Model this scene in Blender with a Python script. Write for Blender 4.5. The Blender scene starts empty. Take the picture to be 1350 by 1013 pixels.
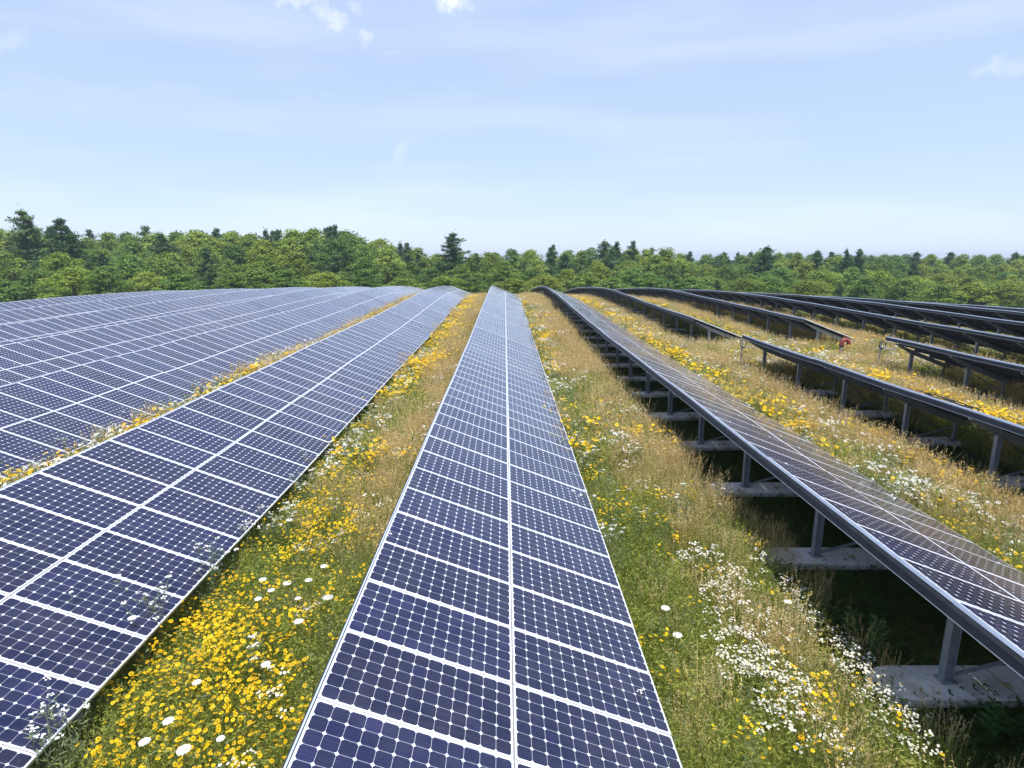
import bpy, math, random
import numpy as np
from mathutils import Vector, Matrix, Euler
rng = np.random.default_rng(7)
random.seed(7)
SC = bpy.context.scene
ROOT = SC.collection
PI = math.pi
R = math.radians

# ------------------------------------------------------------------ camera numbers
F, CX, CY = 777.8, 675.0, 506.5
PITCH, YAW = 0.2129, 0.0124
HC = 5.1
def ray(u, v):
    a = (u - CX) / F; b = (CY - v) / F
    y = math.cos(PITCH) + b * math.sin(PITCH); z = b * math.cos(PITCH) - math.sin(PITCH)
    x = a + YAW * y
    return Vector((x, y, z))
def at_z(u, v, z):
    d = ray(u, v); k = (z - HC) / d.z
    return Vector((d.x * k, d.y * k, z))
def at_depth(u, v, D):
    d = ray(u, v); k = D / d.y
    return Vector((d.x * k, D, HC + d.z * k))

# ------------------------------------------------------------------ terrain of the capped hill
def drop(X, Y):
    r = np.sqrt((X + 5) ** 2 + (0.85 * (Y - 10)) ** 2)
    q = np.maximum(0, r - 40)
    d = 10.5 * (1 - np.exp(-.0020 * q ** 2 / 10.5)) + .28 * np.clip((X - 18) / 22, 0, 1)
    bump = .22 * np.exp(-((X - 2) / 30) ** 2 - ((Y - 54) / 17) ** 2)
    return bump - d
def T(X, Y): return float(drop(np.float64(X), np.float64(Y)))

# ------------------------------------------------------------------ tagging helpers
def tag(o, label=None, cat=None, group=None, kind=None):
    if label: o['label'] = label
    if cat: o['category'] = cat
    if group: o['group'] = group
    if kind: o['kind'] = kind
    return o
def empty(name, loc, rz=0):
    o = bpy.data.objects.new(name, None); ROOT.objects.link(o)
    o.location = loc; o.rotation_euler = (0, 0, rz); o.empty_display_size = .2
    return o
def link(name, me, parent=None, loc=(0, 0, 0), rot=(0, 0, 0)):
    o = bpy.data.objects.new(name, me); ROOT.objects.link(o)
    o.parent = parent; o.location = loc; o.rotation_euler = rot
    return o

class MB:
    """collects polygons with material indices"""
    def __init__(s): s.v = []; s.f = []; s.m = []; s.n = 0; s.uv = None
    def add(s, V, Fc, mi=0):
        s.v.append(np.asarray(V, float).reshape(-1, 3)); b = s.n
        s.f += [[i + b for i in f] for f in Fc]; s.m += [mi] * len(Fc); s.n += len(s.v[-1])
    def box(s, lo, hi, mi=0, M=None):
        x0, y0, z0 = lo; x1, y1, z1 = hi
        V = np.array([(x0,y0,z0),(x1,y0,z0),(x1,y1,z0),(x0,y1,z0),(x0,y0,z1),(x1,y0,z1),(x1,y1,z1),(x0,y1,z1)], float)
        if M is not None: V = np.array([tuple(M @ Vector(p)) for p in V])
        s.add(V, [(0,3,2,1),(4,5,6,7),(0,1,5,4),(1,2,6,5),(2,3,7,6),(3,0,4,7)], mi)
    def bar(s, a, b, w, h=None, mi=0):
        a = Vector(a); b = Vector(b); h = h or w
        d = (b - a); L = d.length; d.normalize()
        up = Vector((0, 0, 1)) if abs(d.z) < .95 else Vector((1, 0, 0))
        x = d.cross(up).normalized(); z = x.cross(d)
        M = Matrix((x, d, z)).transposed().to_4x4(); M.translation = a
        s.box((-w/2, 0, -h/2), (w/2, L, h/2), mi, M)
    def tube(s, pts, rad, n=6, mi=0, cap=True):
        pts = [Vector(p) for p in pts]
        if not hasattr(rad, '__len__'): rad = [rad] * len(pts)
        V = []; px = None
        for i, p in enumerate(pts):
            d = (pts[min(i+1, len(pts)-1)] - pts[max(i-1, 0)]).normalized()
            if px is None:
                px = d.orthogonal().normalized()
            px = (px - d * px.dot(d)).normalized(); py = d.cross(px)
            for k in range(n):
                a = 2 * PI * k / n
                V.append(tuple(p + (px * math.cos(a) + py * math.sin(a)) * rad[i]))
        Fc = [(i*n+k, i*n+(k+1)%n, (i+1)*n+(k+1)%n, (i+1)*n+k) for i in range(len(pts)-1) for k in range(n)]
        if cap: Fc += [tuple(range(n-1, -1, -1)), tuple((len(pts)-1)*n + k for k in range(n))]
        s.add(V, Fc, mi)
    def mesh(s, name, mats, smooth=False):
        me = bpy.data.meshes.new(name)
        V = np.concatenate(s.v)
        me.from_pydata(V.tolist(), [], s.f)
        for m in (mats if isinstance(mats, (list, tuple)) else [mats]): me.materials.append(m)
        me.polygons.foreach_set('material_index', s.m)
        if smooth: me.polygons.foreach_set('use_smooth', [True] * len(s.f))
        me.update()
        return me

def quads_mesh(name, V, mats, mi=None, smooth=False):
    """V (n,k,3): n separate polygons of k corners"""
    n, k, _ = V.shape
    me = bpy.data.meshes.new(name)
    me.vertices.add(n * k); me.vertices.foreach_set('co', V.reshape(-1).astype(np.float32))
    me.loops.add(n * k); me.loops.foreach_set('vertex_index', np.arange(n * k, dtype=np.int32))
    me.polygons.add(n); me.polygons.foreach_set('loop_start', np.arange(0, n * k, k, dtype=np.int32))
    for m in (mats if isinstance(mats, (list, tuple)) else [mats]): me.materials.append(m)
    if mi is not None: me.polygons.foreach_set('material_index', np.asarray(mi, np.int32))
    me.update(calc_edges=True); me.validate()
    return me

# ------------------------------------------------------------------ materials
class N:
    def __init__(s, name):
        s.m = bpy.data.materials.new(name); s.m.use_nodes = True
        s.t = s.m.node_tree; s.t.nodes.clear()
        s.out = s.t.nodes.new('ShaderNodeOutputMaterial')
    def n(s, ty, **kw):
        o = s.t.nodes.new(ty)
        for k, v in kw.items(): setattr(o, k, v)
        return o
    def l(s, a, b): s.t.links.new(a, b)
    def math(s, op, a, b=None, c=None, clamp=False):
        o = s.n('ShaderNodeMath', operation=op); o.use_clamp = clamp
        for i, x in enumerate((a, b, c)):
            if x is None: continue
            if isinstance(x, (int, float)): o.inputs[i].default_value = x
            else: s.l(x, o.inputs[i])
        return o.outputs[0]
    def mix(s, f, a, b, blend='MIX'):
        o = s.n('ShaderNodeMix', data_type='RGBA', blend_type=blend)
        for i, x in ((0, f), (6, a), (7, b)):
            if isinstance(x, (int, float)): o.inputs[i].default_value = x
            elif isinstance(x, tuple): o.inputs[i].default_value = (*x[:3], 1)
            else: s.l(x, o.inputs[i])
        return o.outputs[2]
    def noise(s, vec, scale, detail=3, rough=.55):
        o = s.n('ShaderNodeTexNoise'); o.inputs['Scale'].default_value = scale
        o.inputs['Detail'].default_value = detail; o.inputs['Roughness'].default_value = rough
        if vec is not None: s.l(vec, o.inputs['Vector'])
        return o.outputs['Fac']
    def ramp(s, f, stops):
        o = s.n('ShaderNodeValToRGB'); el = o.color_ramp.elements
        while len(el) < len(stops): el.new(.5)
        for e, (p, c) in zip(el, stops): e.position = p; e.color = (*c, 1)
        s.l(f, o.inputs[0]); return o.outputs[0]
    def bsdf(s, color, rough=.8, spec=.3, metal=0, **kw):
        b = s.n('ShaderNodeBsdfPrincipled')
        if isinstance(color, tuple): b.inputs['Base Color'].default_value = (*color, 1)
        else: s.l(color, b.inputs['Base Color'])
        for k, x in (('Roughness', rough), ('Specular IOR Level', spec), ('Metallic', metal), *kw.items()):
            if isinstance(x, (int, float)): b.inputs[k].default_value = x
            else: s.l(x, b.inputs[k])
        return b
    def done(s, sh):
        s.l(sh.outputs[0] if hasattr(sh, 'outputs') else sh, s.out.inputs['Surface']); return s.m

def leaf_mat(name, stops, trans=.3, nscale=1.2, rough=.6, use_color=False, tip=None, spec=.25):
    m = N(name)
    oi = m.n('ShaderNodeObjectInfo'); geo = m.n('ShaderNodeNewGeometry')
    nz = m.noise(geo.outputs['Position'], nscale, 2)
    isl = geo.outputs['Random Per Island']
    f = m.math('ADD', m.math('MULTIPLY', nz, .55), m.math('MULTIPLY', isl, .3))
    f = m.math('ADD', f, m.math('MULTIPLY', oi.outputs['Random'], .3))
    f = m.math('SUBTRACT', f, .08, clamp=True)
    c = m.ramp(f, stops)
    if use_color: c = m.mix(1.0, c, oi.outputs['Color'], 'MULTIPLY')
    if tip:
        tc = m.n('ShaderNodeTexCoord'); sp = m.n('ShaderNodeSeparateXYZ'); m.l(tc.outputs['Object'], sp.inputs[0])
        mr = m.n('ShaderNodeMapRange'); m.l(sp.outputs['Z'], mr.inputs[0]); mr.inputs[1].default_value = tip[1]; mr.inputs[2].default_value = tip[2]
        c = m.mix(mr.outputs[0], c, tip[0])
    b = m.bsdf(c, rough, spec)
    tr = m.n('ShaderNodeBsdfTranslucent'); m.l(c, tr.inputs[0])
    mx = m.n('ShaderNodeMixShader'); mx.inputs[0].default_value = trans
    m.l(b.outputs[0], mx.inputs[1]); m.l(tr.outputs[0], mx.inputs[2])
    return m.done(mx)

def simple(name, c, rough=.6, spec=.3, metal=0, var=.12, scale=8, bump=0):
    m = N(name); tc = m.n('ShaderNodeTexCoord')
    nz = m.noise(tc.outputs['Object'], scale, 4)
    lo = tuple(x * (1 - var) for x in c); hi = tuple(min(1, x * (1 + var)) for x in c)
    col = m.ramp(nz, [(.3, lo), (.7, hi)])
    b = m.bsdf(col, rough, spec, metal)
    if bump:
        bn = m.n('ShaderNodeBump'); bn.inputs['Strength'].default_value = bump; bn.inputs['Distance'].default_value = .01
        m.l(nz, bn.inputs['Height']); m.l(bn.outputs[0], b.inputs['Normal'])
    return m.done(b)

def make_cell_mat():
    m = N('photovoltaic_cells')
    uv = m.n('ShaderNodeUVMap'); uv.uv_map = 'UVMap'
    sp = m.n('ShaderNodeSeparateXYZ'); m.l(uv.outputs[0], sp.inputs[0])
    u, v = sp.outputs[0], sp.outputs[1]
    fx = m.math('ABSOLUTE', m.math('SUBTRACT', m.math('FRACT', u), .5))
    fyr = m.math('FRACT', v)
    fy = m.math('ABSOLUTE', m.math('SUBTRACT', fyr, .5))
    a = m.math('LESS_THAN', fx, .4925); b = m.math('LESS_THAN', fy, .4925)
    c = m.math('LESS_THAN', m.math('ADD', fx, fy), .855)
    mask = m.math('MULTIPLY', m.math('MULTIPLY', a, b), c)
    for x, lim in ((u, 12), (v, 6)):
        mask = m.math('MULTIPLY', mask, m.math('MULTIPLY', m.math('GREATER_THAN', x, 0.0), m.math('LESS_THAN', x, float(lim))))
    # fine conductor lines inside each cell
    bb = m.math('LESS_THAN', m.math('ABSOLUTE', m.math('SUBTRACT', m.math('FRACT', m.math('MULTIPLY', fyr, 4.0)), .5)), .06)
    fl = m.n('ShaderNodeCombineXYZ'); m.l(m.math('FLOOR', u), fl.inputs[0]); m.l(m.math('FLOOR', v), fl.inputs[1])
    oi = m.n('ShaderNodeObjectInfo'); m.l(m.math('MULTIPLY', oi.outputs['Random'], 97.0), fl.inputs[2])
    wn = m.n('ShaderNodeTexWhiteNoise'); m.l(fl.outputs[0], wn.inputs['Vector'])
    cell = m.ramp(wn.outputs['Value'], [(0, (.0035, .005, .034)), (.6, (.005, .0065, .044)), (.85, (.0065, .008, .040)), (1, (.009, .009, .062))])
    geo = m.n('ShaderNodeNewGeometry')
    big = m.noise(geo.outputs['Position'], .35, 2)
    cell = m.mix(m.math('MULTIPLY', bb, .5), cell, (.02, .028, .07))
    tone = m.math('ADD', .72, m.math('MULTIPLY', oi.outputs['Random'], .4))
    cell = m.mix(1.0, cell, tone, 'MULTIPLY')
    sheet = m.mix(big, (.60, .64, .73), (.70, .73, .80))
    col = m.mix(mask, sheet, cell)
    # dust
    dn = m.noise(geo.outputs['Position'], 2.3, 5, .65)
    dust = m.math('MULTIPLY', m.math('SUBTRACT', dn, .35, clamp=True), .08)
    mps = m.n('ShaderNodeMapping'); mps.inputs['Scale'].default_value = (.6, 14, .6); m.l(geo.outputs['Position'], mps.inputs[0])
    stk = m.math('MULTIPLY', m.math('SUBTRACT', m.noise(mps.outputs[0], 1.0, 4, .7), .52, clamp=True), .10)
    dust = m.math('ADD', m.math('ADD', dust, stk), .004)
    col = m.mix(dust, col, (.55, .53, .5))
    vo = m.n('ShaderNodeTexVoronoi'); vo.inputs['Scale'].default_value = .9; m.l(geo.outputs['Position'], vo.inputs['Vector'])
    spot = m.math('LESS_THAN', m.math('ADD', vo.outputs['Distance'], m.math('MULTIPLY', dn, .035)), .036)
    col = m.mix(m.math('MULTIPLY', spot, .75), col, (.62, .62, .58))
    rn = m.noise(geo.outputs['Position'], 1.1, 3)
    rough = m.math('ADD', .10, m.math('MULTIPLY', rn, .10))
    bs = m.bsdf(col, rough, .55)
    return m.done(bs)

M = {}
M['cells'] = make_cell_mat()
M['frame'] = simple('anodised_frame', (.80, .81, .83), .38, .5, .35, .06, 3)
M['backsheet'] = simple('panel_backsheet', (.085, .09, .10), .6, .3, 0, .25, 2)
M['galv'] = simple('galvanised_steel', (.34, .37, .41), .5, .5, .45, .18, 9)
M['edge'] = simple('bright_edge_rail', (.50, .56, .66), .42, .5, .3, .1, 5)
M['shaded_steel'] = simple('shaded_purlin_steel', (.035, .04, .048), .6, .3, .2, .25, 6)  # galvanised steel below the panels, its shade put into the base colour
M['tan_line'] = simple('strap_webbing', (.42, .40, .22), .8, .2, 0, .2, 20)
M['rubber'] = simple('black_cable', (.015, .015, .017), .5, .4)
M['red'] = simple('red_vent_paint', (.25, .045, .04), .5, .4, 0, .25, 12)
M['rust'] = simple('weathered_pipe', (.16, .13, .10), .85, .2, 0, .45, 14, .4)
M['bark'] = simple('bark', (.13, .105, .08), .9, .1, 0, .4, 3, .5)
# concrete with algae stains
m = N('ballast_concrete'); tc = m.n('ShaderNodeTexCoord')
gq = m.n('ShaderNodeNewGeometry').outputs['Position']; g1 = m.noise(gq, 1.9, 5, .65); g2 = m.noise(gq, 26, 4, .6)
col = m.ramp(g2, [(.3, (.78, .78, .77)), (.7, (.86, .855, .84))])
st = m.ramp(g1, [(.50, (0, 0, 0)), (.70, (.6, .6, .6))])
col = m.mix(st, col, (.30, .29, .20))
b = m.bsdf(col, .9, .2); bn = m.n('ShaderNodeBump'); bn.inputs['Strength'].default_value = .4; bn.inputs['Distance'].default_value = .01
m.l(g2, bn.inputs['Height']); m.l(bn.outputs[0], b.inputs['Normal']); M['concrete'] = m.done(b)
# soil / thatch under the plants
m = N('meadow_soil'); geo = m.n('ShaderNodeNewGeometry')
a = m.noise(geo.outputs['Position'], .6, 4); b_ = m.noise(geo.outputs['Position'], 9, 5, .7)
c1 = m.ramp(a, [(.35, (.055, .085, .018)), (.6, (.16, .125, .045))])
c2 = m.ramp(b_, [(.3, (.03, .045, .012)), (.7, (.15, .15, .05))])
ln = m.n('ShaderNodeVectorMath', operation='LENGTH'); m.l(geo.outputs['Position'], ln.inputs[0])
mr = m.n('ShaderNodeMapRange'); m.l(ln.outputs['Value'], mr.inputs[0]); mr.inputs[1].default_value = 110; mr.inputs[2].default_value = 150
wood = m.ramp(m.noise(geo.outputs['Position'], .05, 6, .7), [(.35, (.03, .055, .02)), (.65, (.075, .11, .035))])
M['soil'] = m.done(m.bsdf(m.mix(mr.outputs[0], m.mix(.5, c1, c2), wood), 1, .05))

M['green'] = leaf_mat('fresh_green_blades', [(.15, (.14, .20, .035)), (.45, (.29, .345, .06)), (.8, (.50, .48, .14))], .45)
M['greygreen'] = leaf_mat('grey_green_leaves', [(.15, (.13, .18, .085)), (.5, (.22, .28, .14)), (.85, (.32, .36, .19))], .38)
M['straw'] = leaf_mat('dry_straw', [(.1, (.42, .33, .11)), (.45, (.70, .57, .24)), (.85, (.84, .75, .42))], .42, 1.0)
M['seed'] = leaf_mat('seed_heads', [(.1, (.40, .27, .10)), (.45, (.60, .44, .20)), (.85, (.76, .62, .36))], .3, 1.0)
M['yellow'] = leaf_mat('yellow_petals', [(.05, (.72, .34, .003)), (.5, (.93, .62, .006)), (.95, (.96, .80, .04))], .3, 3)
M['brown'] = simple('flower_centre', (.16, .05, .01), .9)
M['yeye'] = simple('daisy_eye', (.75, .5, .03), .9)
M['white'] = leaf_mat('white_petals', [(.1, (.72, .73, .66)), (.5, (.82, .82, .78)), (.9, (.88, .87, .84))], .3, 3)
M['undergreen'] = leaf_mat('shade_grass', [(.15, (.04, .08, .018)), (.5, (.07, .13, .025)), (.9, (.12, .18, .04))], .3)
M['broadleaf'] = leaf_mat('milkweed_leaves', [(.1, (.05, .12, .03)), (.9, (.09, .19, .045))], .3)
M['oak'] = leaf_mat('oak_leaves', [(.15, (.085, .15, .024)), (.5, (.165, .25, .038)), (.85, (.275, .355, .062))], .38, .35, .55, True)
M['pine'] = leaf_mat('pine_needles', [(.15, (.05, .10, .036)), (.5, (.095, .17, .055)), (.85, (.17, .25, .08))], .3, .35, .6, True)

# ------------------------------------------------------------------ camera
cam = bpy.data.cameras.new('camera'); co = bpy.data.objects.new('camera', cam); ROOT.objects.link(co)
cam.sensor_width = 36; cam.lens = F / 1350 * 36; cam.clip_end = 4000; cam.clip_start = .1
co.location = (0, 0, HC); co.rotation_euler = (PI / 2 - PITCH, 0, -YAW)
SC.camera = co

# ------------------------------------------------------------------ sun and sky
SUN = Vector((.10, -.30, .948)).normalized()
sl = bpy.data.lights.new('sun', 'SUN'); sl.energy = 4.2; sl.angle = R(.53); sl.color = (1, .955, .88)
so = bpy.data.objects.new('sun', sl); ROOT.objects.link(so); so.rotation_euler = SUN.to_track_quat('Z', 'Y').to_euler()
w = bpy.data.worlds.new('World'); SC.world = w; w.use_nodes = True
t = w.node_tree; t.nodes.clear()
wn = type('W', (N,), {})(name='tmp'); bpy.data.materials.remove(wn.m)
wn.t = t; wn.out = t.nodes.new('ShaderNodeOutputWorld')
sky = wn.n('ShaderNodeTexSky', sky_type='NISHITA', sun_disc=False)
sky.sun_elevation = math.asin(SUN.z); sky.sun_rotation = math.atan2(SUN.x, SUN.y)
sky.air_density = 1.0; sky.dust_density = .35; sky.ozone_density = 1.6; sky.altitude = 0
tc = wn.n('ShaderNodeTexCoord'); D_ = tc.outputs['Generated']
def vm(op, a, b=None):
    o = wn.n('ShaderNodeVectorMath', operation=op)
    for i, x in enumerate((a, b)):
        if x is None: continue
        if isinstance(x, (tuple, Vector)): o.inputs[i].default_value = tuple(x)
        else: wn.l(x, o.inputs[i])
    return o
nz = wn.noise(D_, 14, 6, .62)
mp = wn.n('ShaderNodeMapping'); mp.inputs['Scale'].default_value = (1.3, 1.3, 9); wn.l(D_, mp.inputs[0])
cir = wn.noise(mp.outputs[0], 1.5, 4, .5)
tot = wn.math('MULTIPLY', wn.math('SUBTRACT', cir, .46, clamp=True), .9)
veil = wn.mix(.72, sky.outputs[0], (2.8, 3.45, 5.2))
def cloud(u, v, ru, rv, rot, amp, thr=.45, soft=2.1, gain=1.2):
    d = ray(u, v).normalized()
    right = Vector((1, 0, 0)); right = (right - d * right.dot(d)).normalized(); up = right.cross(d)
    e1 = right * math.cos(rot) + up * math.sin(rot); e2 = up * math.cos(rot) - right * math.sin(rot)
    k = F * 1.06
    a = wn.math('MULTIPLY', vm('DOT_PRODUCT', vm('SUBTRACT', DW, d).outputs[0], e1).outputs['Value'], k / ru)
    b = wn.math('MULTIPLY', vm('DOT_PRODUCT', vm('SUBTRACT', DW, d).outputs[0], e2).outputs['Value'], k / rv)
    r2 = wn.math('ADD', wn.math('MULTIPLY', a, a), wn.math('MULTIPLY', b, b))
    g = wn.math('SUBTRACT', 1.0, r2)
    f = wn.math('ADD', wn.math('MULTIPLY', g, .46), wn.math('SUBTRACT', nzd, thr))
    front = wn.math('GREATER_THAN', vm('DOT_PRODUCT', D_, d).outputs['Value'], .6)
    f = wn.math('MULTIPLY', f, soft, clamp=True)
    f = wn.math('MULTIPLY', wn.math('MULTIPLY', f, f), amp)
    return wn.math('MULTIPLY', f, front)
nzd = wn.noise(D_, 26, 9, .66)
wt = wn.n('ShaderNodeTexNoise'); wt.inputs['Scale'].default_value = 9; wt.inputs['Detail'].default_value = 6; wt.inputs['Roughness'].default_value = .62; wn.l(D_, wt.inputs['Vector'])
wo = vm('SCALE', vm('SUBTRACT', wt.outputs['Color'], (.5, .5, .5)).outputs[0]); wo.inputs['Scale'].default_value = .085
DW = vm('ADD', D_, wo.outputs[0]).outputs[0]
for a in [(395, 4, 46, 16, 0, .95, .62), (432, 26, 34, 22, -.2, .95, .60), (482, 42, 20, 12, .4, .6, .62), (470, 8, 26, 12, -.5, .5, .62),
          (600, 6, 40, 15, 0, .95, .60), (512, 67, 16, 8, .2, .35, .62), (1315, 92, 30, 14, .3, .6, .62),
          (10, 62, 70, 16, .1, .3, .62, 1.8), (578, 150, 40, 12, .8, .4, .62, 1.8), (535, 205, 85, 14, 1.15, .3, .60, 1.6), (497, 291, 20, 5, 0, .3, .62, 3)]:
    tot = wn.math('MAXIMUM', tot, cloud(*a))
colr = wn.mix(tot, veil, (5.2, 5.4, 5.9))
bg = wn.n('ShaderNodeBackground'); wn.l(colr, bg.inputs[0]); bg.inputs[1].default_value = .145
wn.l(bg.outputs[0], wn.out.inputs[0])
SC.view_settings.view_transform = 'Standard'; SC.view_settings.look = 'None'
SC.view_settings.exposure = .54; SC.view_settings.gamma = 1

# ------------------------------------------------------------------ ground
def axis(a, b, near0, near1, st, far):
    p = list(np.arange(near0, near1 + .01, st)); x = near1; s_ = st
    while x < b: s_ *= 1.35; x += s_; p.append(min(x, b))
    x = near0; s_ = st
    while x > a: s_ *= 1.35; x -= s_; p.insert(0, max(x, a))
    return np.array(p)
gx = axis(-1500, 1500, -70, 75, 1.5, 0); gy = axis(-400, 2500, -20, 170, 1.5, 0)
XX, YY = np.meshgrid(gx, gy); ZZ = drop(XX, YY)
ZZ = ZZ + np.where(np.hypot(XX, YY) < 300, .03 * np.sin(XX * 1.3 + .7 * np.sin(YY * .6)) * np.sin(YY * 1.1), 0)
V = np.stack([XX, YY, ZZ], -1).reshape(-1, 3); nx = len(gx)
Fc = [(j*nx+i, j*nx+i+1, (j+1)*nx+i+1, (j+1)*nx+i) for j in range(len(gy)-1) for i in range(nx-1)]
g = MB(); g.add(V, Fc); ground = link('ground', g.mesh('ground', M['soil'], True)); tag(ground, 'rough meadow soil of the rounded hill under the panel rows', 'ground', kind='structure')

# ------------------------------------------------------------------ solar panels
TH = R(21.0); CT, ST = math.cos(TH), math.sin(TH)
PL, PW, PT, STEP = 1.563, .806, .046, .818
HI, PITCHX, X0 = 1.90, 5.69, -1.40
def panel_arrays():
    l, w_, fr = PL/2, PW/2, .011
    o = [(-l,-w_),(l,-w_),(l,w_),(-l,w_)]; i = [(-l+fr,-w_+fr),(l-fr,-w_+fr),(l-fr,w_-fr),(-l+fr,w_-fr)]
    V = [(x,y,0) for x,y in o] + [(x,y,0) for x,y in i] + [(x,y,-PT) for x,y in o]
    Fr = [(0,1,5,4),(1,2,6,5),(2,3,7,6),(3,0,4,7),(0,8,9,1),(1,9,10,2),(2,10,11,3),(3,11,8,0)]
    return np.array(V, float), Fr, (4,5,6,7), (8,11,10,9)
PV, PFR, PG, PB = panel_arrays()
UVG = [(-.043,-.0625),(12.043,-.0625),(12.043,6.0625),(-.043,6.0625)]
def set_uv(me):
    uv = me.uv_layers.new(name='UVMap')
    for p in me.polygons:
        if me.materials[p.material_index] == M['cells']:
            for k, li in enumerate(p.loop_indices): uv.data[li].uv = UVG[k % 4]
def panel_frame_mesh():
    b = MB(); b.add(PV, PFR, 0); b.f.append(list(PB)); b.m.append(1)
    for x in (-.45, .45): b.box((x-.02, PW/2-.012, .0008), (x+.02, PW/2+.018, .006), 0)
    # junction box on the back
    b.box((-.62, -.06, -PT-.022), (-.50, .06, -PT-.003), 2)
    return b.mesh('solar_panel', [M['frame'], M['backsheet'], M['rubber']])
def sheet_mesh():
    b = MB(); b.add(PV[4:8], [(0,1,2,3)], 0); me = b.mesh('cell_sheet', [M['cells']]); set_uv(me); return me
def panel_full_mesh():
    b = MB(); b.add(PV, PFR, 0); b.f.append(list(PB)); b.m.append(1); b.f.append(list(PG)); b.m.append(2)
    me = b.mesh('solar_panel', [M['frame'], M['backsheet'], M['cells']]); set_uv(me); return me
ME_PF, ME_SH, ME_FULL = panel_frame_mesh(), sheet_mesh(), panel_full_mesh()

class Row:
    def __init__(s, k):
        s.k = k; s.X = X0 + PITCHX * k; s.rs = random.Random(k + 40)
        s.ph = s.rs.uniform(0, 6); s.tab = [s.rs.uniform(-.016, .016) for _ in range(40)]
    def zh(s, Y):
        und = s.tab[int((Y + 30) // 8.18) % 40] + .010 * math.sin(Y * .9 + s.ph) + .02 * math.sin(Y * .23 + s.ph * 2)
        return T(s.X + 1.4, Y) + HI + und * min(1, max(0, (Y - 4) / 10))
    def P(s, Y, ss, n=0.0):
        return Vector((s.X + ss*CT + n*ST, Y, s.zh(Y) - ss*ST + n*CT))
    def strip(s, name, y0, y1, sec, mat, parent, st=1.636):
        """extrude a closed section [(s,n)...] along the row"""
        n = max(2, int(round((y1 - y0) / st)) + 1); ys = np.linspace(y0, y1, n)
        V = []; o = parent.location
        for Y in ys:
            for a, b in sec: V.append(tuple(s.P(float(Y), a, b) - o))
        k = len(sec)
        Fc = [(i*k+j, (i+1)*k+j, (i+1)*k+(j+1)%k, i*k+(j+1)%k) for i in range(n-1) for j in range(k)]
        Fc += [tuple(range(k)), tuple((n-1)*k + j for j in range(k-1, -1, -1))]
        b = MB(); b.add(V, Fc); me = b.mesh(name, mat)
        bm_fix(me); return link(name, me, parent)
def bm_fix(me):
    import bmesh
    bm = bmesh.new(); bm.from_mesh(me); bmesh.ops.recalc_face_normals(bm, faces=bm.faces); bm.to_mesh(me); bm.free()

# support pieces, origin on the ground below the high edge
def slab_mesh():
    b = MB(); x0, x1, hw, z0, z1 = .06, 2.80, .285, .06, .17
    out = []
    for k in range(13):
        a = PI/2 + PI * k / 12; out.append((x0 + .42 + .42*math.cos(a)*(1 if True else 1), hw*math.sin(a)*(1.0)))
    for k in range(13):
        a = -PI/2 + PI * k / 12; out.append((x1 - .42 + .42*math.cos(a), hw*math.sin(a)))
    n = len(out); cxx = (x0+x1)/2
    V = [(x,y,z0) for x,y in out] + [(x,y,z1-.015) for x,y in out] + [(cxx+(x-cxx)*.992, y*.95, z1) for x,y in out]
    Fc = [(i,(i+1)%n,n+(i+1)%n,n+i) for i in range(n)] + [(n+i,n+(i+1)%n,2*n+(i+1)%n,2*n+i) for i in range(n)] + [tuple(range(2*n,3*n))]
    b.add(V, Fc); me = b.mesh('ballast_slab', M['concrete']); bm_fix(me); return me
def zs(x): return HI - x*math.tan(TH)      # top surface height at distance x from the high edge
def i_post(b, x, z0, z1, d=.12, w_=.10, t_=.012):
    b.box((x-d/2, -w_/2, z0), (x-d/2+t_, w_/2, z1)); b.box((x+d/2-t_, -w_/2, z0), (x+d/2, w_/2, z1))
    b.box((x-d/2+t_, -.008, z0), (x+d/2-t_, .008, z1))
    b.box((x-d/2-.04, -w_/2-.03, z0-.012), (x+d/2+.04, w_/2+.03, z0))
XR, XF = .95, 2.35
def rear_mesh():
    b = MB(); i_post(b, XR, .182, zs(XR)-.27); me = b.mesh('rear_post', M['galv']); return me
def front_mesh():
    b = MB(); i_post(b, XF, .182, zs(XF)-.27, .09, .08); return b.mesh('front_post', M['galv'])
def rafter_mesh():
    b = MB()
    def sec(x, up, dn): z = zs(x); return [(x,-.035,z-up),(x,.035,z-up),(x,.035,z-dn),(x,-.035,z-dn)]
    xs = [(.22,.17,.22),(.80,.17,.33),(1.1,.17,.35),(2.2,.17,.35),(2.5,.17,.33),(2.85,.17,.22)]
    V = []
    for x, u_, d_ in xs: V += sec(x, u_, d_)
    Fc = [(i*4+j, i*4+(j+1)%4, (i+1)*4+(j+1)%4, (i+1)*4+j) for i in range(len(xs)-1) for j in range(4)] + [(3,2,1,0),(20,21,22,23)]
    b.add(V, Fc); me = b.mesh('rafter', M['galv']); bm_fix(me); return me
def brace_mesh():
    b = MB(); b.bar((XR+.08, .03, .20), (XF-.08, .03, zs(XF)-.45), .04, .03); return b.mesh('brace', M['galv'])
def strap_mesh():
    b = MB(); x = 1.62
    b.box((x-.007, -.275, .171), (x+.007, .275, .175)); b.box((x-.007, -.291, .04), (x+.007, -.287, .174))
    b.box((x-.05, -.10, .177), (x+.05, -.05, .20))
    return b.mesh('strap', M['tan_line'])
ME_S = dict(ballast_slab=slab_mesh(), rear_post=rear_mesh(), front_post=front_mesh(), rafter=rafter_mesh(), brace=brace_mesh(), strap=strap_mesh())
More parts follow.
